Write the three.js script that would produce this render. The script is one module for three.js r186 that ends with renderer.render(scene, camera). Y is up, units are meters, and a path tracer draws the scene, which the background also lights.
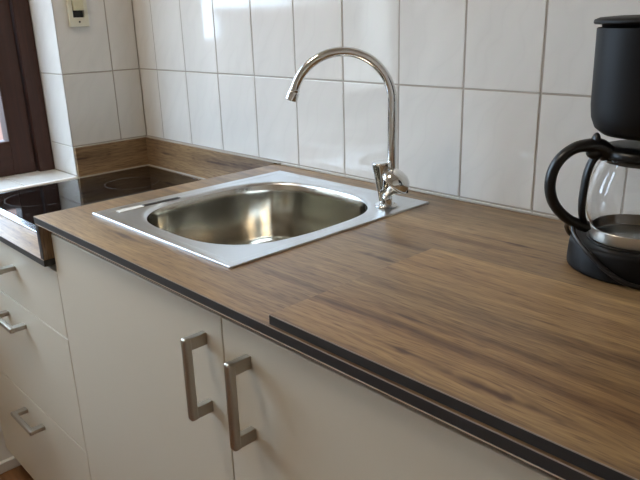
import * as THREE from 'three';
import { mergeGeometries } from 'three/addons/utils/BufferGeometryUtils.js';
import { RoundedBoxGeometry } from 'three/addons/geometries/RoundedBoxGeometry.js';
import { RectAreaLightUniformsLib } from 'three/addons/lights/RectAreaLightUniformsLib.js';
import { ImprovedNoise } from 'three/addons/math/ImprovedNoise.js';

// ---------------------------------------------------------------- camera, sky, exposure
// y = 0 is the floor; WT is the height of the worktop over it; back wall z = 0, left wall x = 0
const WT = 0.90;
const scene = new THREE.Scene();
const camera = new THREE.PerspectiveCamera(39.824, 640 / 480, 0.02, 200);
camera.position.set(1.8445, WT + 0.3319, 1.0235);
camera.up.set(-0.2094, 0.94814, -0.23912);
camera.lookAt(1.8445 - 0.68924, WT + 0.3319 - 0.31658, 1.0235 - 0.65171);
const renderer = new THREE.WebGLRenderer({ antialias: true });
renderer.toneMapping = THREE.LinearToneMapping;
renderer.toneMappingExposure = 1.0;
renderer.shadowMap.enabled = true;
scene.background = new THREE.Color().setRGB(6.9, 9.0, 11.4);      // bright overcast sky
RectAreaLightUniformsLib.init();

// ---------------------------------------------------------------- helpers
let seed = 7;
const rnd = () => { seed = (seed * 1664525 + 1013904223) >>> 0; return seed / 4294967296; };
const perlin = new ImprovedNoise();
const N = (x, y, z = 0) => perlin.noise(x + 71.3, y + 33.7, z + 5.1);
const V = (x, y, z) => new THREE.Vector3(x, y, z);
const lerp = (a, b, t) => a + (b - a) * t;
const clamp = (v, a = 0, b = 1) => Math.min(b, Math.max(a, v));
const taken = {};
function numbered(n) { const k = taken[n] = (taken[n] ?? -1) + 1; return k ? n + '_' + String(k).padStart(3, '0') : n; }
function mesh(name, geometry, material, parent) {
  const m = new THREE.Mesh(geometry, material);
  m.castShadow = m.receiveShadow = true;
  m.name = parent ? name : numbered(name);
  (parent ?? scene).add(m);
  return m;
}
function thing(name, label, category, [x, y, z] = [0, 0, 0], turn = 0, group) {
  const o = new THREE.Group(); o.name = numbered(name); scene.add(o);
  o.position.set(x, y, z); o.rotation.y = turn; o.userData = { label, category };
  if (group) o.userData.group = group;
  return o;
}
function struct(o, label, category) { o.userData = { kind: 'structure', label, category }; return o; }
const flat = (g) => { const n = g.index ? g.toNonIndexed() : g; for (const k of Object.keys(n.attributes)) if (!['position', 'normal', 'uv'].includes(k)) n.deleteAttribute(k); return n; };
const merge = (list) => mergeGeometries(list.map(flat));
function box(x0, x1, y0, y1, z0, z1) { const g = new THREE.BoxGeometry(x1 - x0, y1 - y0, z1 - z0); g.translate((x0 + x1) / 2, (y0 + y1) / 2, (z0 + z1) / 2); return g; }
function rbox(x0, x1, y0, y1, z0, z1, r = 0.0015, s = 2) { const g = new RoundedBoxGeometry(x1 - x0, y1 - y0, z1 - z0, s, r); g.translate((x0 + x1) / 2, (y0 + y1) / 2, (z0 + z1) / 2); return g; }
function lathe(pts, n = 64) { return new THREE.LatheGeometry(pts.map(([r, y]) => new THREE.Vector2(r, y)), n); }
function rect(x0, x1, z0, z1, path = false) {      // in plan: shape y = -z, so that a slab laid flat comes out right
  const s = path ? new THREE.Path() : new THREE.Shape();
  s.moveTo(x0, -z1); s.lineTo(x1, -z1); s.lineTo(x1, -z0); s.lineTo(x0, -z0); s.closePath(); return s;
}
function slab(shape, y0, y1, bevel = 0) {           // horizontal slab between y0 and y1; caps have uv in metres
  const g = new THREE.ExtrudeGeometry(shape, { depth: y1 - y0 - 2 * bevel, bevelEnabled: bevel > 0, bevelSize: bevel, bevelThickness: bevel, bevelOffset: -bevel, bevelSegments: 2, curveSegments: 24 });
  g.rotateX(-Math.PI / 2); g.translate(0, y0 + bevel, 0); return g;
}
function dataTexture(w, h, fn, srgb = true) {
  const d = new Uint8Array(w * h * 4);
  for (let j = 0; j < h; j++) for (let i = 0; i < w; i++) { const c = fn(i / w, j / h), k = (j * w + i) * 4; d[k] = c[0]; d[k + 1] = c[1]; d[k + 2] = c[2]; d[k + 3] = 255; }
  const t = new THREE.DataTexture(d, w, h, THREE.RGBAFormat);
  t.magFilter = THREE.LinearFilter; t.minFilter = THREE.LinearMipmapLinearFilter; t.generateMipmaps = true;
  t.wrapS = t.wrapT = THREE.RepeatWrapping; if (srgb) t.colorSpace = THREE.SRGBColorSpace; t.needsUpdate = true; return t;
}
const std = (o) => new THREE.MeshStandardMaterial(o);
const phys = (o) => new THREE.MeshPhysicalMaterial(o);

// ---------------------------------------------------------------- materials
// oak decor: x runs along the grain, z across it, both in metres
function oak(x, z, s, knots, tone = 1, grey = 0) {
  let zz = z + 0.014 * N(x * 1.7, z * 4, s) + 0.005 * N(x * 5, z * 11, s + 3) + 0.0016 * N(x * 17, z * 40, s + 5), dark = 0;
  for (const [kx, kz, r, el] of knots) {
    const dx = (x - kx) / (r * el), dz = (z - kz) / r, e = Math.exp(-(dx * dx + dz * dz) * 0.5);
    zz += -r * 0.8 * Math.tanh(dz * 1.2) * e;
    dark += 0.62 * Math.exp(-(dx * dx * 9 + dz * dz * 14)) * (0.8 + 0.6 * N(x * 60, zz * 300, s)) + 0.30 * Math.exp(-(dx * dx * 0.8 + dz * dz * 22)) + 0.10 * e * (0.6 + N(x * 20, zz * 300, s));
  }
  const patch = N(x * 1.5, zz * 6, s + 11), band = N(x * 1.5, zz * 30, s + 17), vein = N(x * 4.5, zz * 80, s + 23), fine = N(x * 11, zz * 200, s + 29), pore = N(x * 42, zz * 620, s + 31), fleck = N(x * 30, zz * 330, s + 37);
  let t = 0.57 + 0.24 * patch + 0.17 * band + 0.17 * vein + 0.17 * fine + 0.17 * fleck;
  t -= Math.max(0, pore - 0.12) * 0.6 + dark;
  t -= Math.pow(Math.max(0, -N(x * 1.8, zz * 44, s + 43)), 2) * 0.8;
  t = clamp(t);
  const hue = N(x * 1.2, z * 7, s + 51);
  const lo = [82, 57, 38], hi = [187, 153, 103];
  const c = [0, 1, 2].map((i) => lerp(lo[i], hi[i], t) + (i === 0 ? 6 : i === 1 ? -2 : -7) * hue), m = (c[0] + c[1] + c[2]) / 3;
  return c.map((q) => clamp(lerp(q, m, grey) * tone, 0, 255));
}
function oakMaterial(w, h, sx, sz, s, knots, tone, grey = 0, rough = 0.38) {
  const map = dataTexture(w, h, (u, v) => oak(u * sx, v * sz, s, knots, tone, grey));
  const grain = dataTexture(512, 512, (u, v) => { const g = 150 + 90 * N(u * 20, v * 150, s) - 130 * Math.max(0, N(u * 26, v * 190, s + 2) - 0.15); return [g, g, g].map((q) => clamp(q, 0, 255)); }, false);
  map.repeat.set(1 / sx, 1 / sz); grain.repeat.set(1 / 0.6, 1 / 0.3);
  return std({ map, roughness: rough, bumpMap: grain, bumpScale: 0.00012 });
}
const M = {};
// uv of a slab's cap is (x, -z): the worktop's rows count from the wall
M.oakTop = oakMaterial(2048, 1024, 2.4, 0.62, 3, [[1.245, 0.62 - 0.34, 0.018, 3.5], [1.57, 0.62 - 0.27, 0.011, 7], [1.36, 0.62 - 0.16, 0.012, 6], [0.86, 0.08, 0.014, 5]], 1, 0.08);
M.oakBoard = oakMaterial(1536, 1024, 1.2, 0.62, 19, [[0.27, 0.030, 0.017, 4.2], [0.17, 0.036, 0.009, 6], [0.62, 0.07, 0.02, 4], [0.13, 0.10, 0.008, 6], [0.38, 0.17, 0.010, 5]], 1);
M.oakHob = oakMaterial(1024, 512, 0.7, 0.62, 41, [], 1);
M.oakUpstand = oakMaterial(1024, 256, 0.7, 0.12, 57, [[0.12, 0.05, 0.012, 4], [0.38, 0.055, 0.012, 6]], 1.02, 0.22);
M.core = std({ color: 0x2b2c2e, roughness: 0.45 });
M.edge = std({ color: 0x9b9085, roughness: 0.5 });
M.backer = std({ color: 0xcbb9a2, roughness: 0.6 });
M.lath = std({ color: 0x5d4a3a, roughness: 0.8 });
M.cream = std({ color: 0xd3cab8, roughness: 0.38 });
M.carcass = std({ color: 0xcfc8ba, roughness: 0.6 });
M.plinth = std({ color: 0x9b968c, roughness: 0.6 });
M.nickel = std({ color: 0xaca598, metalness: 1, roughness: 0.36 });
M.chrome = std({ color: 0xd6d6d4, metalness: 1, roughness: 0.07 });
M.steelRim = std({ color: 0xcdcdcc, metalness: 1, roughness: 0.3 });
{
  const brush = dataTexture(512, 256, (u, v) => { const g = 128 + 70 * N(u * 6, v * 120, 2) + 40 * N(u * 20, v * 260, 4); return [g, g, g]; }, false);
  M.steelBowl = std({ color: 0xcbc6bb, metalness: 1, roughness: 0.16, bumpMap: brush, bumpScale: 0.00004 });
}
M.steelDark = std({ color: 0x3c3a37, metalness: 0.8, roughness: 0.35 });
M.hobGlass = phys({ color: 0x0b0a0a, roughness: 0.045, ior: 1.46 });
M.hobPrint = phys({ color: 0x625f5c, roughness: 0.06, ior: 1.5 });
M.alu = std({ color: 0xd4d5d6, metalness: 1, roughness: 0.22 });
M.band = std({ color: 0xcfcac0, metalness: 1, roughness: 0.3 });
M.blackPlastic = phys({ color: 0x0d0d0e, roughness: 0.5, ior: 1.32 });
M.blackGloss = phys({ color: 0x0c0c0d, roughness: 0.32, ior: 1.42 });
M.cord = std({ color: 0x141416, roughness: 0.3 });
M.glass = phys({ color: 0xffffff, roughness: 0.02, transmission: 1, ior: 1.47, thickness: 0.002, attenuationColor: new THREE.Color(0.75, 0.72, 0.66), attenuationDistance: 0.03 });
M.pane = phys({ color: 0xffffff, roughness: 0.0, transmission: 1, thickness: 0, ior: 1.5 });
M.plaster = std({ color: 0xefece6, roughness: 0.9 });
M.ceiling = std({ color: 0xe8e5de, roughness: 0.95 });
M.grout = std({ color: 0xaaa297, roughness: 0.85 });
M.silicone = std({ color: 0xb4aea5, roughness: 0.45 });
M.ivory = std({ color: 0xdcd8c4, roughness: 0.3 });
M.rocker = std({ color: 0xc9c3a4, roughness: 0.35 });
M.render = std({ color: 0xe6e0d2, roughness: 0.9 });
M.brickWall = std({ color: 0x86665a, roughness: 0.9 });
M.roof = std({ color: 0x6b4a3c, roughness: 0.85 });
M.plate = std({ color: 0xd2cdc2, roughness: 0.5 });
M.dark = std({ color: 0x111111, roughness: 0.7 });
M.white = std({ color: 0xe9e7e2, roughness: 0.45 });
{
  const wt = dataTexture(512, 512, (u, v) => { const g = 0.5 + 0.5 * N(u * 5, v * 60, 9) + 0.35 * N(u * 14, v * 150, 3); return [50 + 20 * g, 26 + 11 * g, 16 + 8 * g]; });
  M.frameWood = std({ map: wt, roughness: 0.5 });
  const fl = dataTexture(512, 512, (u, v) => { const g = 0.5 + 0.45 * N(u * 4, v * 50, 19) + 0.3 * N(u * 10, v * 130, 13); return [118 + 40 * g, 82 + 32 * g, 50 + 24 * g]; });
  M.floor = std({ map: fl, roughness: 0.4 });
  const pv = dataTexture(256, 256, (u, v) => { const g = N(u * 9, v * 9, 2) + 0.5 * N(u * 40, v * 40, 3); return [104 + 18 * g, 82 + 14 * g, 70 + 12 * g]; });
  pv.repeat.set(0.25, 0.25);
  M.paving = std({ map: pv, roughness: 0.9 });
}
// glazed tile: warm white with faint slanting marbling; four cuts of the pattern
M.tile = [0, 1, 2, 3].map((k) => {
  const map = dataTexture(192, 256, (u, v) => {
    const x = u * 0.15, y = v * 0.2, a = (x * 0.86 - y * 0.5), b = (x * 0.5 + y * 0.86);
    const veil = N(a * 34 + k * 9, b * 7, k * 3) , vein = Math.pow(1 - Math.abs(N(a * 26 + 0.6 * N(b * 20, a * 9, k), b * 6 + k * 5, k)), 14);
    const g = 226 + 4 * veil - 3 * vein; return [g, g - 2.5, g - 8];
  });
  return phys({ map, roughness: 0.06, ior: 1.52 });
});

// ---------------------------------------------------------------- tiles
const TW = 0.15, TH = 0.20, GAP = 0.003;
const tileCache = {};
function tileGeometry(w, h) {                       // a glazed tile lying in xy, face at z = 0, rounded arris, body behind
  const key = w.toFixed(4) + '_' + h.toFixed(4);
  if (tileCache[key]) return tileCache[key];
  const p = [], uv = [], c = 0.0013, d = 0.0012, t = 0.006;
  const ring = (i, z) => [[i, i, z], [w - i, i, z], [w - i, h - i, z], [i, h - i, z]];
  const quad = (a, b, cc, e) => { for (const q of [a, b, cc, a, cc, e]) { p.push(...q); uv.push(q[0] / TW, q[1] / TH); } };
  const r0 = ring(c, 0), r1 = ring(c * 0.3, -d * 0.35), r2 = ring(0, -d), r3 = ring(0, -t);
  quad(r0[0], r0[1], r0[2], r0[3]);
  for (const [a, b] of [[r0, r1], [r1, r2], [r2, r3]]) for (let i = 0; i < 4; i++) { const j = (i + 1) % 4; quad(b[i], b[j], a[j], a[i]); }
  const g = new THREE.BufferGeometry();
  g.setAttribute('position', new THREE.Float32BufferAttribute(p, 3)); g.setAttribute('uv', new THREE.Float32BufferAttribute(uv, 2)); g.computeVertexNormals();
  return tileCache[key] = g;
}
function tile(parent, origin, ax, ay, w, h, name = 'tile') {   // origin: lower left corner of the cell; ax, ay: unit directions along it
  const m = new THREE.Mesh(tileGeometry(w - GAP, h - GAP), M.tile[Math.floor(rnd() * 4)]);
  m.castShadow = m.receiveShadow = true; m.name = name;
  const az = new THREE.Vector3().crossVectors(ax, ay), o = origin.clone().addScaledVector(ax, GAP / 2).addScaledVector(ay, GAP / 2);
  m.matrix.makeBasis(ax, ay, az).setPosition(o);
  m.matrix.decompose(m.position, m.quaternion, m.scale);
  m.rotateX((rnd() - 0.5) * 0.004); m.rotateY((rnd() - 0.5) * 0.004);
  parent.add(m); return m;
}
const X = V(1, 0, 0), Y = V(0, 1, 0), Z = V(0, 0, 1);

// ---------------------------------------------------------------- the room
const RX = 2.6, RZ = 3.0, RH = 2.5;                 // inner size
const WZ0 = 0.2374, WZ1 = 1.52, WY0 = WT - 0.0915, WY1 = 2.12;      // window opening in the left wall
const GY = WT + 0.0058;                             // the bed joint just over the worktop
const HOBY = WT - 0.084;                            // top of the lower worktop
{
  const back = struct(mesh('wall_back', box(-0.3, RX + 0.2, 0, RH, -0.2, -0.0035), M.plaster), 'white tiled kitchen wall behind the sink', 'wall');
  mesh('grout', box(0, RX, HOBY, GY + 4 * TH, -0.0036, -0.0009), M.grout, back);
  const x0 = 0.0979;
  for (let r = -1; r < 4; r++) for (let c = -1; c < 22; c++) {
    const xa = Math.max(0, x0 + c * TW), xb = Math.min(RX, x0 + (c + 1) * TW), ya = r < 0 ? HOBY : GY + r * TH, yb = GY + (r + 1) * TH;
    if (xb - xa < 0.02) continue;
    tile(back, V(xa, ya, 0), X, Y, xb - xa, yb - ya);
  }
  // left wall: with the window's opening in it
  const left = struct(mesh('wall_left', merge([
    box(-0.235, -0.0035, 0, RH, 0, WZ0 - 0.0035), box(-0.235, 0, 0, RH, WZ1, RZ + 0.2),
    box(-0.235, 0, 0, WY0, WZ0 - 0.0035, WZ1), box(-0.235, 0, WY1, RH, WZ0 - 0.0035, WZ1)]), M.plaster), 'tiled wall with the brown window, left of the sink', 'wall');
  mesh('grout', merge([box(-0.0036, -0.0009, HOBY, GY + 4 * TH, 0, WZ0 - 0.0016), box(-0.15, -0.0009, WY0, WY1, WZ0 - 0.0036, WZ0 - 0.0016)]), M.grout, left);
  for (let r = -1; r < 4; r++) {
    const ya = r < 0 ? HOBY : GY + r * TH, yb = GY + (r + 1) * TH;
    tile(left, V(0, ya, WZ0 - 0.001), V(0, 0, -1), Y, TW, yb - ya);
    tile(left, V(0, ya, WZ0 - 0.001 - TW), V(0, 0, -1), Y, WZ0 - 0.001 - TW, yb - ya);
  }
  for (let r = -1; r < 6; r++) {                     // the reveal, facing the room
    const ya = r < 0 ? WY0 + 0.0125 : GY + r * TH, yb = GY + (r + 1) * TH;
    tile(left, V(-0.1507, ya, WZ0), X, Y, 0.1505, yb - ya);
  }
  struct(mesh('wall_right', box(RX, RX + 0.2, 0, RH, 0, RZ + 0.2), M.plaster), 'plain white wall right of the kitchen', 'wall');
  struct(mesh('wall_front', box(0, RX, 0, RH, RZ, RZ + 0.2), M.plaster), 'plain white wall facing the kitchen counter', 'wall');
  struct(mesh('ceiling', box(-0.3, RX + 0.2, RH, RH + 0.2, -0.2, RZ + 0.2), M.ceiling), 'white ceiling of the kitchen', 'ceiling');
  const fg = box(-0.3, RX + 0.2, -0.2, 0, -0.2, RZ + 0.2); { const a = fg.attributes.uv, q = fg.attributes.position; for (let i = 0; i < a.count; i++) a.setXY(i, q.getX(i) / 1.0, q.getZ(i) / 1.0); }
  struct(mesh('floor', fg, M.floor), 'brown wooden floor of the kitchen', 'floor');
  struct(mesh('baseboard_left', merge([rbox(0, 0.014, 0.0, 0.035, 0.62, RZ, 0.004), rbox(0, 0.014, 0.0, 0.035, 0.005, 0.615, 0.004)]), M.white), 'white baseboard along the wall under the window', 'baseboard');
  struct(mesh('trim_1', rbox(0.636, RX, WT, WT + 0.004, 0.0, 0.004, 0.0012), M.silicone), 'pale sealing joint between worktop and tiles', 'trim');
}
// the window: brown timber, one large pane
{
  const w = struct(new THREE.Group(), 'dark brown wooden window over the hob', 'window'); w.name = 'window_1'; scene.add(w);
  const xf = -0.15, y0 = WY0 + 0.0125, fr = 0.046;
  const uvz = (g) => { const a = g.attributes.uv, q = g.attributes.position; for (let i = 0; i < a.count; i++) a.setXY(i, (q.getY(i) + q.getX(i)) / 1.3, q.getZ(i) / 0.5); return g; };
  const uvy = (g) => { const a = g.attributes.uv, q = g.attributes.position; for (let i = 0; i < a.count; i++) a.setXY(i, q.getZ(i) / 1.3, (q.getY(i) + q.getX(i)) / 0.5); return g; };
  mesh('frame', merge([uvz(rbox(xf - 0.07, xf, y0 - 0.001, WY1, WZ0, WZ0 + fr, 0.003)), uvz(rbox(xf - 0.07, xf, y0 - 0.001, WY1, WZ1 - fr, WZ1, 0.003)), uvy(rbox(xf - 0.07, xf, WY1 - fr, WY1, WZ0, WZ1, 0.003))]), M.frameWood, w);
  const s0 = WZ0 + fr + 0.003, s1 = WZ1 - fr - 0.003, g0 = 0.3525, g1 = s1 - 0.068, gy0 = WT + 0.0211, gy1 = WY1 - fr - 0.08, xs = xf - 0.012;
  const sash = mesh('sash', merge([uvz(rbox(xs - 0.05, xs, y0 + 0.0005, WY1 - fr - 0.003, s0, g0, 0.004)), uvz(rbox(xs - 0.05, xs, y0 + 0.0005, WY1 - fr - 0.003, g1, s1, 0.004)), uvy(rbox(xs - 0.05, xs, y0 + 0.0005, gy0, g0 - 0.002, g1 + 0.002, 0.004)), uvy(rbox(xs - 0.05, xs, gy1, WY1 - fr - 0.003, g0 - 0.002, g1 + 0.002, 0.004))]), M.frameWood, w);
  mesh('pane', box(xs - 0.03, xs - 0.026, gy0 - 0.004, gy1 + 0.004, g0 - 0.004, g1 + 0.004), M.pane, sash);
  mesh('handle', merge([rbox(xs, xs + 0.012, 1.44, 1.51, s1 - 0.048, s1 - 0.02, 0.004), rbox(xs + 0.012, xs + 0.045, 1.47, 1.485, s1 - 0.042, s1 - 0.027, 0.004), rbox(xs + 0.032, xs + 0.046, 1.36, 1.486, s1 - 0.043, s1 - 0.026, 0.005)]), M.nickel, sash);
  const sill = mesh('window_sill', box(-0.21, -0.0009, WY0, WY0 + 0.0108, WZ0, WZ1), M.grout, w);
  for (let z = WZ0; z < WZ1 - 0.02; z += TW) {
    const d = Math.min(TW, WZ1 - z);
    tile(sill, V(-0.17, WY0 + 0.0125, z + d), X, V(0, 0, -1), 0.1695, d);
  }
  mesh('sill_edge', rbox(-0.003, 0.012, WY0 - 0.002, WY0 + 0.0128, WZ0 + 0.001, WZ1, 0.004, 3), M.white, w);
  struct(mesh('ground', box(-60, -0.32, -0.7, -0.5, -60, 60), M.paving), 'brown paved ground outside the window', 'ground');
  const bb = thing('brick_building', 'reddish brown building seen through the lower corner of the window', 'building', [-6.5, -0.5, -8]);
  mesh('wall', box(-4, 0, 0, 2.9, 0, 8.2), M.brickWall, bb);
  const bs = new THREE.Shape(); bs.moveTo(-4.3, 2.85); bs.lineTo(0.3, 2.85); bs.lineTo(-2, 3.8); bs.closePath();
  const bg = new THREE.ExtrudeGeometry(bs, { depth: 8.6, bevelEnabled: false }); bg.translate(0, 0, -0.2);
  mesh('roof', bg, M.roof, bb);
  const sd = thing('garden_shed', 'low dark wooden shed in the yard, mirrored in the wall tiles', 'shed', [-8, -0.5, 6.0], 0.7);
  mesh('wall', box(-1.6, 0, 0, 1.78, 0, 2.15), M.lath, sd);
  mesh('roof', rbox(-1.7, 0.1, 1.78, 1.93, -0.06, 2.25, 0.02), M.roof, sd);
  mesh('door', rbox(-0.01, 0.03, 0.0, 1.65, 0.6, 1.4, 0.01), M.frameWood, sd);
  // the neighbour's pale house, seen only as a reflection in the glazed tiles
  const nb = thing('neighbour_house', 'pale rendered house across the yard, mirrored in the wall tiles', 'house', [-9, -0.5, 8.75], 0.7);
  mesh('wall', box(-5, 0, 0, 3.0, 0, 6.5), M.render, nb);
  const rs = new THREE.Shape(); rs.moveTo(-5.4, 2.95); rs.lineTo(0.4, 2.95); rs.lineTo(-2.5, 4.9); rs.closePath();
  const rg = new THREE.ExtrudeGeometry(rs, { depth: 7.1, bevelEnabled: false }); rg.translate(0, 0, -0.3);
  mesh('roof', rg, M.roof, nb);
  for (const z of [1.0, 3.0, 5.0]) { const w2 = mesh('window', rbox(-0.02, 0.03, 0.9, 2.2, z - 0.5, z + 0.5, 0.01, 1), M.white, nb); mesh('pane', box(0.028, 0.034, 1.0, 2.1, z - 0.42, z + 0.42), M.hobGlass, w2); }
}

// ---------------------------------------------------------------- worktops
const D = 0.595, XS = 0.62, T = 0.0136, XR = 2.4;   // depth, left end, thickness, right end
const SK = { x0: 0.695, x1: 1.1205, z0: 0.0573, z1: 0.515 };
{
  const w = thing('worktop', 'long oak-decor worktop with a black edge, holding the sink', 'worktop', [0, WT, 0]);
  const hole = () => rect(SK.x0 + 0.012, SK.x1 - 0.012, SK.z0 + 0.012, SK.z1 - 0.012, true);
  const a = rect(XS, XR, 0.0008, D); a.holes.push(hole());
  mesh('core', slab(a, -T, -0.0007, 0.0006), M.core, w);
  const b = rect(XS + 0.0004, XR - 0.0004, 0.001, D - 0.0006); b.holes.push(hole());
  mesh('decor_surface', slab(b, -0.0008, 0), M.oakTop, w);
  const c = rect(XS + 0.002, XR, 0.002, D - 0.0001); c.holes.push(hole());
  mesh('edge_line', box(XS, XR, -0.0013, -0.0002, D - 0.0007, D + 0.0001), M.edge, w);
  mesh('backing_sheet', slab(c, -T - 0.0013, -T), M.backer, w);
  // upright panel at the step down to the hob
  const e = mesh('end_panel', rbox(XS, XS + T, -0.0838, -T - 0.0013, 0.012, D - 0.0005, 0.0006, 1), M.core, w);
  const f = new THREE.PlaneGeometry(D - 0.0125 - 0.001, 0.0838 - T - 0.0015); { const u = f.attributes.uv; for (let i = 0; i < u.count; i++) u.setXY(i, u.getY(i) * 0.07, u.getX(i) * 0.58); }
  const f1 = box(0, 0.0008, -0.0835, -T - 0.0012, 0.0125, D - 0.0015);
  { const u = f1.attributes.uv, q = f1.attributes.position; for (let i = 0; i < u.count; i++) u.setXY(i, q.getY(i) + 0.3, q.getZ(i)); }
  f1.translate(XS + T - 0.0002, 0, 0);
  mesh('decor_surface', f1, M.oakUpstand, e);
}
{
  const w = thing('hob_worktop', 'lower oak-decor worktop around the black hob', 'worktop', [0, HOBY, 0]);
  mesh('core', slab(rect(0.013, XS + T, 0.012, D), -T, -0.0007, 0.0006), M.core, w);
  mesh('decor_surface', slab(rect(0.0134, XS + T - 0.0006, 0.0124, D - 0.0006), -0.0008, 0), M.oakHob, w);
  mesh('edge_line', box(0.013, XS + T, -0.0013, -0.0002, D - 0.0007, D + 0.0001), M.edge, w);
}
{
  // upstands round the hob: oak-decor boards standing on the lower worktop
  const us = WT + 0.0028;
  const face = (g, alongZ) => { const u = g.attributes.uv, q = g.attributes.position; for (let i = 0; i < u.count; i++) u.setXY(i, alongZ ? q.getZ(i) + 0.13 : q.getX(i), q.getY(i) - HOBY); return g; };
  const a = thing('wood_upstand', 'long oak-decor upstand between the hob and the wall tiles, running to the sink', 'upstand', [0, 0, 0]);
  mesh('board', face(box(0.0005, XS - 0.001, HOBY, us, 0.0006, 0.0115), false), M.oakUpstand, a);
  mesh('sealing_joint', rbox(0.012, XS - 0.002, HOBY, HOBY + 0.004, 0.0112, 0.0145, 0.0012), M.silicone, a);
  mesh('top_joint', rbox(0.001, XS + 0.015, us, us + 0.0022, 0.0003, 0.0085, 0.001), M.silicone, a);
  const b = thing('wood_upstand', 'short oak-decor upstand under the light switch beside the window', 'upstand', [0, 0, 0]);
  mesh('board', face(box(0.0006, 0.0115, HOBY, us, 0.012, WZ0 - 0.002), true), M.oakUpstand, b);
  mesh('sealing_joint', rbox(0.0112, 0.0145, HOBY, HOBY + 0.004, 0.0148, WZ0 - 0.002, 0.0012), M.silicone, b);
  mesh('top_joint', rbox(0.0003, 0.0085, us, us + 0.0022, 0.009, WZ0 - 0.002, 0.001), M.silicone, b);
}
// ---------------------------------------------------------------- hob
{
  const h = thing('ceramic_hob', 'black glass ceramic hob with a metal frame', 'hob', [0, HOBY, 0]);
  const x0 = 0.034, x1 = 0.605, z0 = 0.026, z1 = 0.537;
  const fr = rect(x0, x1, z0, z1); fr.holes.push(rect(x0 + 0.006, x1 - 0.006, z0 + 0.006, z1 - 0.019, true));
  mesh('metal_frame', slab(fr, 0.0003, 0.0052, 0.0012), M.alu, h);
  mesh('glass_top', slab(rect(x0 + 0.0045, x1 - 0.0045, z0 + 0.0045, z1 - 0.0175), 0.0003, 0.0048), M.hobGlass, h);
  for (const [x, z, r] of [[0.165, 0.405, 0.09], [0.205, 0.175, 0.072], [0.44, 0.385, 0.072], [0.44, 0.16, 0.09]]) {
    const g = new THREE.RingGeometry(r - 0.0022, r, 72, 1); g.rotateX(-Math.PI / 2); g.translate(x, 0.00492, z);
    mesh('heating_ring', g, M.hobPrint, h);
  }
  for (let k = 0; k < 6; k++) mesh('control_mark', (() => { const g = new THREE.RingGeometry(0.003, 0.0045, 20); g.rotateX(-Math.PI / 2); g.translate(0.2 + k * 0.05, 0.00492, 0.495); return g; })(), M.hobPrint, h);
}
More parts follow.
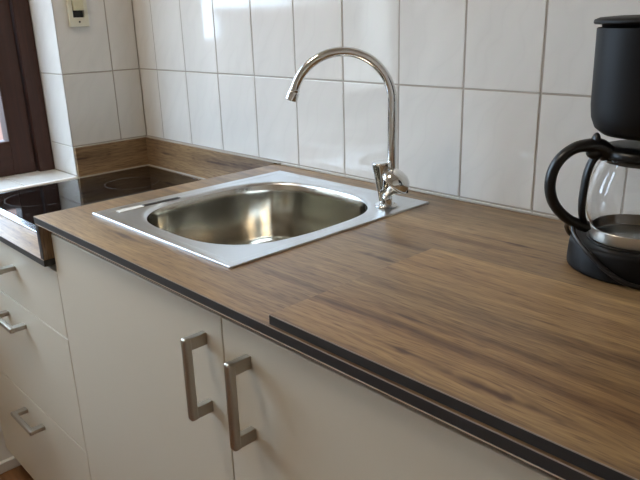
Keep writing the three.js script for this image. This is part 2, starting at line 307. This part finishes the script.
// ---------------------------------------------------------------- sink
{
  const s = thing('kitchen_sink', 'square stainless steel sink set into the oak worktop', 'sink', [0, WT, 0]);
  const cx = (SK.x0 + SK.x1) / 2, cz = (SK.z0 + SK.z1) / 2, hx = (SK.x1 - SK.x0) / 2, hz = (SK.z1 - SK.z0) / 2;
  const bcx = 0.9045, bcz = 0.29, bhx = 0.177, bhz = 0.1865;
  const ang = [];
  for (let i = 0; i < 144; i++) ang.push(i / 144 * 2 * Math.PI);
  for (const [a, b] of [[1, 1], [-1, 1], [-1, -1], [1, -1]]) for (const e of [-0.012, 0, 0.012]) { const t = Math.atan2(b * hz, a * hx) + e; ang.push((t + 2 * Math.PI) % (2 * Math.PI)); }
  ang.sort((a, b) => a - b);
  const outer = (t, inset) => { const c = Math.cos(t), d = Math.sin(t), r = Math.min((hx - inset) / Math.max(1e-6, Math.abs(c)), (hz - inset) / Math.max(1e-6, Math.abs(d))); return [cx + c * r, cz + d * r]; };
  const bowl = (t, k, n) => { const c = Math.cos(t) / bhx, d = Math.sin(t) / bhz, r = Math.pow(Math.pow(Math.abs(c), n) + Math.pow(Math.abs(d), n), -1 / n) * k; return [bcx + Math.cos(t) * r, bcz + Math.sin(t) * r]; };
  function loft(rings, close) {
    const p = [], uv = [], idx = [], n = ang.length;
    rings.forEach((f, j) => { for (let i = 0; i <= n; i++) { const q = f(ang[i % n]); p.push(q[0], q[1], q[2]); uv.push(i / n * 4, q[1] * 4); } });
    for (let j = 0; j < rings.length - 1; j++) for (let i = 0; i < n; i++) { const a = j * (n + 1) + i, b = a + 1, c = a + n + 1, d = c + 1; idx.push(a, c, b, b, c, d); }
    const g = new THREE.BufferGeometry(); g.setAttribute('position', new THREE.Float32BufferAttribute(p, 3)); g.setAttribute('uv', new THREE.Float32BufferAttribute(uv, 2)); g.setIndex(idx); g.computeVertexNormals();
    return g;
  }
  const O = (i, y) => (t) => { const q = outer(t, i); return [q[0], y, q[1]]; };
  const B = (k, y, n = 2.95) => (t) => { const q = bowl(t, k, n); return [q[0], y, q[1]]; };
  const rim = [O(0, 0.0002), O(0.0001, 0.0024), O(0.0005, 0.0032), O(0.0012, 0.0035), O(0.0020, 0.0036), O(0.0150, 0.0033), O(0.0158, 0.0032), O(0.0185, 0.0023), O(0.0193, 0.0022), B(1.06, 0.0020), B(1.048, 0.0019), B(1.025, 0.0013), B(1.008, -0.0008), B(1.0, -0.004)];
  mesh('rim', loft(rim), M.steelRim, s);
  const body = [B(1.0, -0.004), B(0.99, -0.012)];
  for (let k = 0; k <= 6; k++) { const u = k / 6; body.push(B(lerp(0.985, 0.95, u), lerp(-0.02, -0.115, u), lerp(2.95, 3.3, u))); }
  for (let k = 1; k <= 8; k++) { const u = k / 8 * Math.PI / 2; body.push(B(0.95 - 0.20 * (1 - Math.cos(u)), -0.115 - 0.045 * Math.sin(u), lerp(3.3, 2.9, k / 8))); }
  body.push(B(0.5, -0.1625, 2.6), B(0.27, -0.165, 2.2));
  mesh('bowl', loft(body), M.steelBowl, s);
  const dr = mesh('drain', lathe([[0.0, -0.154], [0.032, -0.154], [0.036, -0.149], [0.044, -0.1475], [0.0475, -0.1492], [0.0475, -0.152]]), M.steelRim, s); dr.position.set(bcx, -0.015, bcz);
  const st = mesh('strainer', lathe([[0, -0.147], [0.006, -0.147], [0.008, -0.151], [0.03, -0.152]], 40), M.steelDark, dr);
  // stamped strip on the left of the rim: a pale plate and a dark slot behind it
  mesh('name_plate', rbox(0.7165, 0.734, 0.0022, 0.0034, 0.427, 0.479, 0.0004, 1), M.plate, s);
  mesh('overflow_slot', rbox(0.7165, 0.728, 0.0020, 0.0029, 0.345, 0.4255, 0.0003, 1), M.steelDark, s);
}
// ---------------------------------------------------------------- tap
{
  const f = thing('mixer_tap', 'chrome two-handle mixer tap with a swan-neck spout on the sink corner', 'tap', [1.0755, WT + 0.0022, 0.1265]);
  mesh('flange', lathe([[0.0, 0], [0.0205, 0], [0.0215, 0.0012], [0.021, 0.003], [0.0165, 0.005], [0.0, 0.005]]), M.chrome, f);
  const bd = mesh('body', lathe([[0.0, 0.004], [0.0118, 0.004], [0.0122, 0.012], [0.0132, 0.026], [0.0158, 0.05], [0.0186, 0.074], [0.0192, 0.08], [0.0184, 0.0825], [0.0, 0.0825]], 48), M.chrome, f); bd.rotation.set(0.04, 0, 0.085);
  // spout: swings out over the bowl
  const dir = V(-0.694, 0, 0.72), r = 0.087, hc = 0.1885, pts = [];
  const at = (u, y) => V(dir.x * u, y, dir.z * u), off = -0.0105;
  for (let k = 0; k <= 5; k++) pts.push(at(off, lerp(0.045, hc - 0.02, k / 5)));
  for (let k = 0; k <= 24; k++) { const a = k / 24 * 163 * Math.PI / 180; pts.push(at(off + r - r * Math.cos(a), hc + r * Math.sin(a))); }
  const curve = new THREE.CatmullRomCurve3(pts);
  const sp = mesh('spout', new THREE.TubeGeometry(curve, 140, 0.0082, 24), M.chrome, f);
  const end = curve.getPoint(1), tan = curve.getTangent(1).normalize();
  const ar = mesh('aerator', lathe([[0.0, 0.0], [0.0086, 0.0], [0.0093, 0.0008], [0.0093, 0.004], [0.0088, 0.0048], [0.0088, 0.006], [0.0104, 0.0066], [0.0106, 0.0200], [0.0098, 0.0214], [0.008, 0.0214], [0.0076, 0.018], [0, 0.018]], 36), M.chrome, sp);
  ar.quaternion.setFromUnitVectors(Y, tan); ar.position.copy(end).addScaledVector(tan, -0.002);
  // control knob: a domed mushroom on a slanting stem at the right of the body, with a short pin lever
  const kn = new THREE.Group(); kn.name = 'control_knob'; f.add(kn);
  const ax = V(0.694 * 0.6 + 0.72 * 0.2, 0.78, -0.72 * 0.6 + 0.694 * 0.2).normalize();
  kn.quaternion.setFromUnitVectors(Y, ax); kn.position.set(0.72 * 0.015 - 0.694 * 0.004, 0.026, 0.694 * 0.015 + 0.72 * 0.004); kn.scale.setScalar(1.25);
  mesh('knob_cone', lathe([[0, 0], [0.009, 0], [0.0095, 0.006], [0.0125, 0.012], [0.0195, 0.0195], [0.0218, 0.0215], [0.0218, 0.0245], [0.0, 0.0245]], 48), M.chrome, kn);
  mesh('knob_dome', lathe([[0.0213, 0.0243], [0.0213, 0.026], [0.0198, 0.0315], [0.0165, 0.0362], [0.011, 0.0395], [0.005, 0.0408], [0, 0.041]], 48), M.chrome, kn);
  const lv = mesh('pin_lever', lathe([[0, 0], [0.0026, 0], [0.003, 0.012], [0.0022, 0.0145], [0, 0.0148]], 20), M.steelDark, f);
  lv.quaternion.setFromUnitVectors(Y, V(0.694 * 0.35, -0.9, -0.72 * 0.35).normalize()); lv.position.set(0.0375, 0.043, -0.006);
  const fl = mesh('fixing_nut', lathe([[0, 0], [0.0075, 0], [0.0085, 0.004], [0.0085, 0.016], [0.006, 0.021], [0, 0.022]], 28), M.chrome, f); fl.position.set(0.013, 0.004, 0.0125);
}
// ---------------------------------------------------------------- loose board lying on the worktop
{
  const x0 = 1.299, x1 = 2.3, z1 = 0.5916, z0 = z1 - 0.31, y = 0.0128;
  const b = thing('cover_board', 'second oak-decor board lying flat on the right of the worktop', 'board', [x0, WT, z1]);
  mesh('core', slab(rect(0, x1 - x0, z0 - z1, 0), 0.0002, y - 0.0007, 0.0006), M.core, b);
  mesh('decor_surface', slab(rect(0.0004, x1 - x0, z0 - z1, -0.0006), y - 0.0009, y), M.oakBoard, b);
  mesh('edge_line', box(0, x1 - x0, y - 0.0013, y - 0.0002, -0.0007, 0.0001), M.edge, b);
}
// ---------------------------------------------------------------- cabinets
const FZ = 0.578;
function barHandle(len) {                            // along x, posts towards -z; origin on the door's face
  const bar = rbox(-len / 2, len / 2, -0.0062, 0.0062, 0.0245, 0.0365, 0.0038, 3);
  const e = len / 2 - 0.001;
  return merge([bar, rbox(-e, -e + 0.018, -0.005, 0.005, 0.0, 0.028, 0.0012), rbox(e - 0.018, e, -0.005, 0.005, 0.0, 0.028, 0.0012)]);
}
const handleX = barHandle(0.124), handleY = barHandle(0.126).rotateZ(Math.PI / 2);
{
  const c = thing('drawer_cabinet', 'cream cabinet with three drawers under the hob', 'cabinet', [0, 0, 0]);
  const x0 = 0.0433, x1 = 0.6425, yb = WT - 0.802, yt = HOBY - T - 0.001;
  mesh('body', merge([box(x0, x0 + 0.016, 0.1, yt, 0.02, FZ - 0.02), box(x1 - 0.016, x1 - 0.0003, 0.1, yt, 0.02, FZ - 0.02), box(x0, x1 - 0.0003, 0.1, 0.116, 0.02, FZ - 0.02), box(x0, x1 - 0.0003, yt - 0.016, yt, 0.02, FZ - 0.02), box(x0, x1 - 0.0003, 0.1, yt, 0.015, 0.02)]), M.carcass, c);
  mesh('plinth', box(x0 + 0.006, x1, 0.001, 0.0995, 0.515, 0.53), M.plinth, c);
  [[WT - 0.1106, WT - 0.2517, -0.161], [WT - 0.2540, WT - 0.5150, -0.3005], [WT - 0.5173, yb, -0.5635]].forEach(([a, b, h]) => {
    const d = mesh('drawer', rbox(x0, x1 - 0.0003, b, a, FZ - 0.0185, FZ, 0.0012), M.cream, c);
    const k = mesh('handle', handleX, M.nickel, d); k.position.set(0.352, WT + h, FZ - 0.0002);
  });
}
function doorCabinet(x0, xm, x1, label) {
  const c = thing('base_cabinet', label, 'cabinet', [0, 0, 0]);
  const yt = WT - T - 0.0205;
  mesh('body', merge([box(x0, x0 + 0.016, 0.1, yt, 0.02, FZ - 0.02), box(x1 - 0.016, x1, 0.1, yt, 0.02, FZ - 0.02), box(x0, x1, 0.1, 0.116, 0.02, FZ - 0.02), box(x0, x1, 0.1, yt, 0.015, 0.02)]), M.carcass, c);
  mesh('lath', box(x0, x1, yt - 0.03, WT - T - 0.0014, 0.5, FZ - 0.0185), M.lath, c);
  mesh('top_rail', box(x0, x1, WT - T - 0.0185, WT - T - 0.0014, FZ - 0.0180, FZ - 0.003), M.lath, c);
  mesh('plinth', box(x0, x1, 0.001, 0.0995, 0.515, 0.53), M.plinth, c);
  for (const [a, b, hx] of [[x0, xm, xm - 0.042], [xm, x1, xm + 0.055]]) {
    const d = mesh('door', rbox(a + 0.0012, b - 0.0012, WT - 0.802, WT - T - 0.0195, FZ - 0.0180, FZ, 0.0012), M.cream, c);
    const k = mesh('handle', handleY, M.nickel, d); k.position.set(hx, WT - 0.1295, FZ - 0.0002);
  }
}
doorCabinet(0.6436, 1.1808, 1.718, 'cream two-door cabinet with upright bar handles under the sink');
doorCabinet(1.7192, 2.0590, 2.3985, 'cream cabinet with narrow doors at the right end of the worktop');
// ---------------------------------------------------------------- coffee maker
const CA = [1.5241, WT, 0.1363], CT = 0.804;         // turned so that its tower stands in the corner, local x to the tower, local z to the room
{
  const c = thing('coffee_maker', 'black filter coffee maker standing at the tiled wall', 'coffee maker', CA, CT);
  mesh('base', lathe([[0.0, 0.0005], [0.081, 0.0005], [0.0842, 0.0025], [0.0846, 0.007], [0.0842, 0.020], [0.083, 0.033], [0.0815, 0.0375], [0.0785, 0.0395], [0.070, 0.0398], [0.0635, 0.0385], [0, 0.0385]], 72), M.blackPlastic, c);
  mesh('warming_plate', lathe([[0, 0.0384], [0.0605, 0.0384], [0.0615, 0.0395], [0.0605, 0.0405], [0, 0.0405]], 64), M.steelDark, c);
  mesh('tower', rbox(0.066, 0.112, 0.0005, 0.305, -0.052, 0.052, 0.012, 4), M.blackPlastic, c);
  mesh('filter_housing', lathe([[0, 0.178], [0.043, 0.178], [0.056, 0.1805], [0.066, 0.188], [0.0712, 0.201], [0.073, 0.217], [0.0745, 0.311], [0.073, 0.3118], [0.0715, 0.3105], [0.070, 0.20], [0, 0.187]], 80), M.blackPlastic, c);
  const lid = mesh('lid', lathe([[0, 0.306], [0.069, 0.306], [0.069, 0.3152], [0.0775, 0.3158], [0.079, 0.3178], [0.0783, 0.3212], [0.072, 0.3238], [0.05, 0.3254], [0, 0.3258]], 80), M.blackPlastic, c);
  mesh('hinge', rbox(0.06, 0.1, 0.3052, 0.328, -0.03, 0.03, 0.005, 3), M.blackPlastic, lid);
  // mains cord slung round the front of the base
  const pts = [];
  for (const [phi, h, r] of [[-75, 0.010, 0.0885], [-50, 0.022, 0.0885], [-25, 0.046, 0.0885], [-8, 0.0595, 0.088], [3.5, 0.060, 0.088], [6.3, 0.0545, 0.0885], [12, 0.0487, 0.0885], [20.8, 0.0406, 0.0885], [29, 0.034, 0.0885], [43.4, 0.0206, 0.0888], [58.7, 0.0087, 0.0895], [71.5, 0.0045, 0.0915], [90, 0.0036, 0.1], [110, 0.0036, 0.118], [128, 0.0036, 0.145]]) {
    const a = phi * Math.PI / 180; pts.push(V(-Math.cos(a) * r, h, Math.sin(a) * r));
  }
  mesh('cord', new THREE.TubeGeometry(new THREE.CatmullRomCurve3(pts), 120, 0.0031, 12), M.cord, c);
}
{
  const c = thing('coffee_jug', 'glass coffee jug with a black handle on the warming plate', 'jug', [CA[0], WT + 0.0408, CA[2]], CT);
  const o = [[0.0, 0.0], [0.052, 0.0], [0.0545, 0.003], [0.0555, 0.012], [0.0585, 0.018], [0.0638, 0.027], [0.0668, 0.038], [0.0676, 0.05], [0.0668, 0.064], [0.0642, 0.078], [0.0595, 0.092], [0.0545, 0.1015], [0.0525, 0.106], [0.0535, 0.110]];
  const inner = o.slice(1).reverse().map(([r, y]) => [r - 0.0018, Math.max(y, 0.0022)]);
  function bow(points, radius, deep) {                // a swept bar in the plane z = 0 whose radius changes along it, deep times as thick as it is high
    const cv = new THREE.CatmullRomCurve3(points), n = 80, m = 20, p = [], idx = [];
    for (let i = 0; i <= n; i++) { const c0 = cv.getPoint(i / n), t = cv.getTangent(i / n), r = radius(i / n); for (let j = 0; j < m; j++) { const a = j / m * 2 * Math.PI; p.push(c0.x - t.y * Math.cos(a) * r, c0.y + t.x * Math.cos(a) * r, Math.sin(a) * r * deep); } }
    for (let i = 0; i < n; i++) for (let j = 0; j < m; j++) { const a = i * m + j, b = i * m + (j + 1) % m; idx.push(a, b, a + m, b, b + m, a + m); }
    const g = new THREE.BufferGeometry(); g.setAttribute('position', new THREE.Float32BufferAttribute(p, 3)); g.setAttribute('uv', new THREE.Float32BufferAttribute(new Float32Array(p.length / 3 * 2), 2)); g.setIndex(idx); g.computeVertexNormals(); return g;
  }
  mesh('glass_body', lathe([...o, ...inner, [0, 0.0022]], 80), M.glass, c);
  mesh('metal_band', lathe([[0.0558, 0.0008], [0.0588, 0.0008], [0.0592, 0.0018], [0.0586, 0.0150], [0.0581, 0.0160], [0.0570, 0.016]], 80), M.band, c);
  const lid = mesh('lid', lathe([[0.0, 0.104], [0.050, 0.104], [0.0505, 0.1105], [0.0555, 0.1108], [0.0565, 0.1135], [0.0555, 0.1200], [0.051, 0.1235], [0.04, 0.1258], [0.022, 0.125], [0, 0.1246]], 72), M.blackGloss, c);
  mesh('thumb_lever', (() => { const g = new THREE.SphereGeometry(1, 24, 16); g.scale(0.0055, 0.0125, 0.009); g.rotateZ(-0.12); g.translate(-0.0675, 0.131, 0.0); return g; })(), M.blackGloss, lid);
  // handle: a flat bow swept out from the neck and back to the band, and the strap down the glass
  const hp = [[-0.05, 0.116], [-0.062, 0.1255], [-0.0745, 0.127], [-0.092, 0.1245], [-0.1085, 0.113], [-0.1185, 0.096], [-0.121, 0.074], [-0.1150, 0.0525], [-0.1005, 0.0345], [-0.0825, 0.0225], [-0.068, 0.0175]].map(([x, y]) => V(x, y, 0));
  const hg = bow(hp, (u) => 0.0070 + 0.005 * Math.pow(clamp(1 - u * 3.0), 1.2) + 0.001 * clamp((u - 0.85) * 7), 1.35);
  const sp = [[-0.058, 0.117], [-0.0675, 0.109], [-0.0735, 0.093], [-0.0762, 0.07], [-0.0768, 0.046], [-0.0735, 0.028], [-0.066, 0.0155]].map(([x, y]) => V(x, y, 0));
  const sg = new THREE.TubeGeometry(new THREE.CatmullRomCurve3(sp), 60, 0.0042, 16); sg.scale(1, 1, 2.0); sg.computeVertexNormals();
  const neck = new THREE.SphereGeometry(1, 32, 20); neck.scale(0.012, 0.009, 0.011); neck.translate(-0.066, 0.1175, 0);
  mesh('handle', merge([hg, sg, neck]), M.blackGloss, c);
}
// ---------------------------------------------------------------- light switch on the left wall
{
  const s = thing('light_switch', 'cream light switch plate with a tilted rocker on the tiled wall', 'light switch', [0.0005, WT + 0.33, 0.1705]);
  // local: y up, z along the wall, x out of it
  const sh = new THREE.Shape(); sh.moveTo(-0.0275, 0); sh.lineTo(0.0275, 0); sh.lineTo(0.0275, 0.13); sh.lineTo(-0.0275, 0.13); sh.closePath();
  const h = new THREE.Path(); h.moveTo(-0.0155, 0.024); h.lineTo(0.0155, 0.024); h.lineTo(0.0155, 0.106); h.lineTo(-0.0155, 0.106); h.closePath(); sh.holes.push(h);
  const g = new THREE.ExtrudeGeometry(sh, { depth: 0.006, bevelEnabled: true, bevelSize: 0.0012, bevelThickness: 0.0015, bevelOffset: -0.0012, bevelSegments: 2 });
  g.translate(0, 0, 0.0015); g.rotateY(Math.PI / 2);
  mesh('plate', g, M.ivory, s);
  mesh('recess', box(0.0004, 0.0025, 0.02, 0.11, -0.018, 0.018), M.dark, s);
  const rk = rbox(-0.004, 0.004, -0.026, 0.036, -0.0145, 0.0145, 0.0015); rk.rotateZ(0.1); rk.translate(0.0095, 0.068, 0.0);
  mesh('rocker', rk, M.rocker, s);
  const sc = new THREE.CylinderGeometry(0.0026, 0.0026, 0.001, 20); sc.rotateZ(Math.PI / 2); sc.translate(0.0092, 0.0125, 0);
  mesh('screw', sc, M.steelDark, s);
}
// ---------------------------------------------------------------- ceiling lamp in the middle of the room (outside the picture)
{
  const l = thing('ceiling_lamp', 'round warm ceiling lamp over the kitchen', 'lamp', [0.6, RH, 1.14]);
  mesh('mount', lathe([[0, -0.0005], [0.26, -0.0005], [0.26, -0.03], [0, -0.03]], 48), M.white, l);
  mesh('lamp_shade', lathe([[0, -0.09], [0.12, -0.087], [0.21, -0.07], [0.25, -0.031], [0, -0.031]], 48), std({ color: 0xfff0d8, roughness: 0.5, emissive: new THREE.Color(1, 0.8, 0.56), emissiveIntensity: 3.0 }), l);
  const p = new THREE.RectAreaLight(new THREE.Color(1, 0.89, 0.74), 17, 0.44, 0.44); p.position.set(0.6, RH - 0.1, 1.14); p.lookAt(0.6, 0, 1.14); scene.add(p); p.name = 'lamp_light';
}
renderer.render(scene, camera);
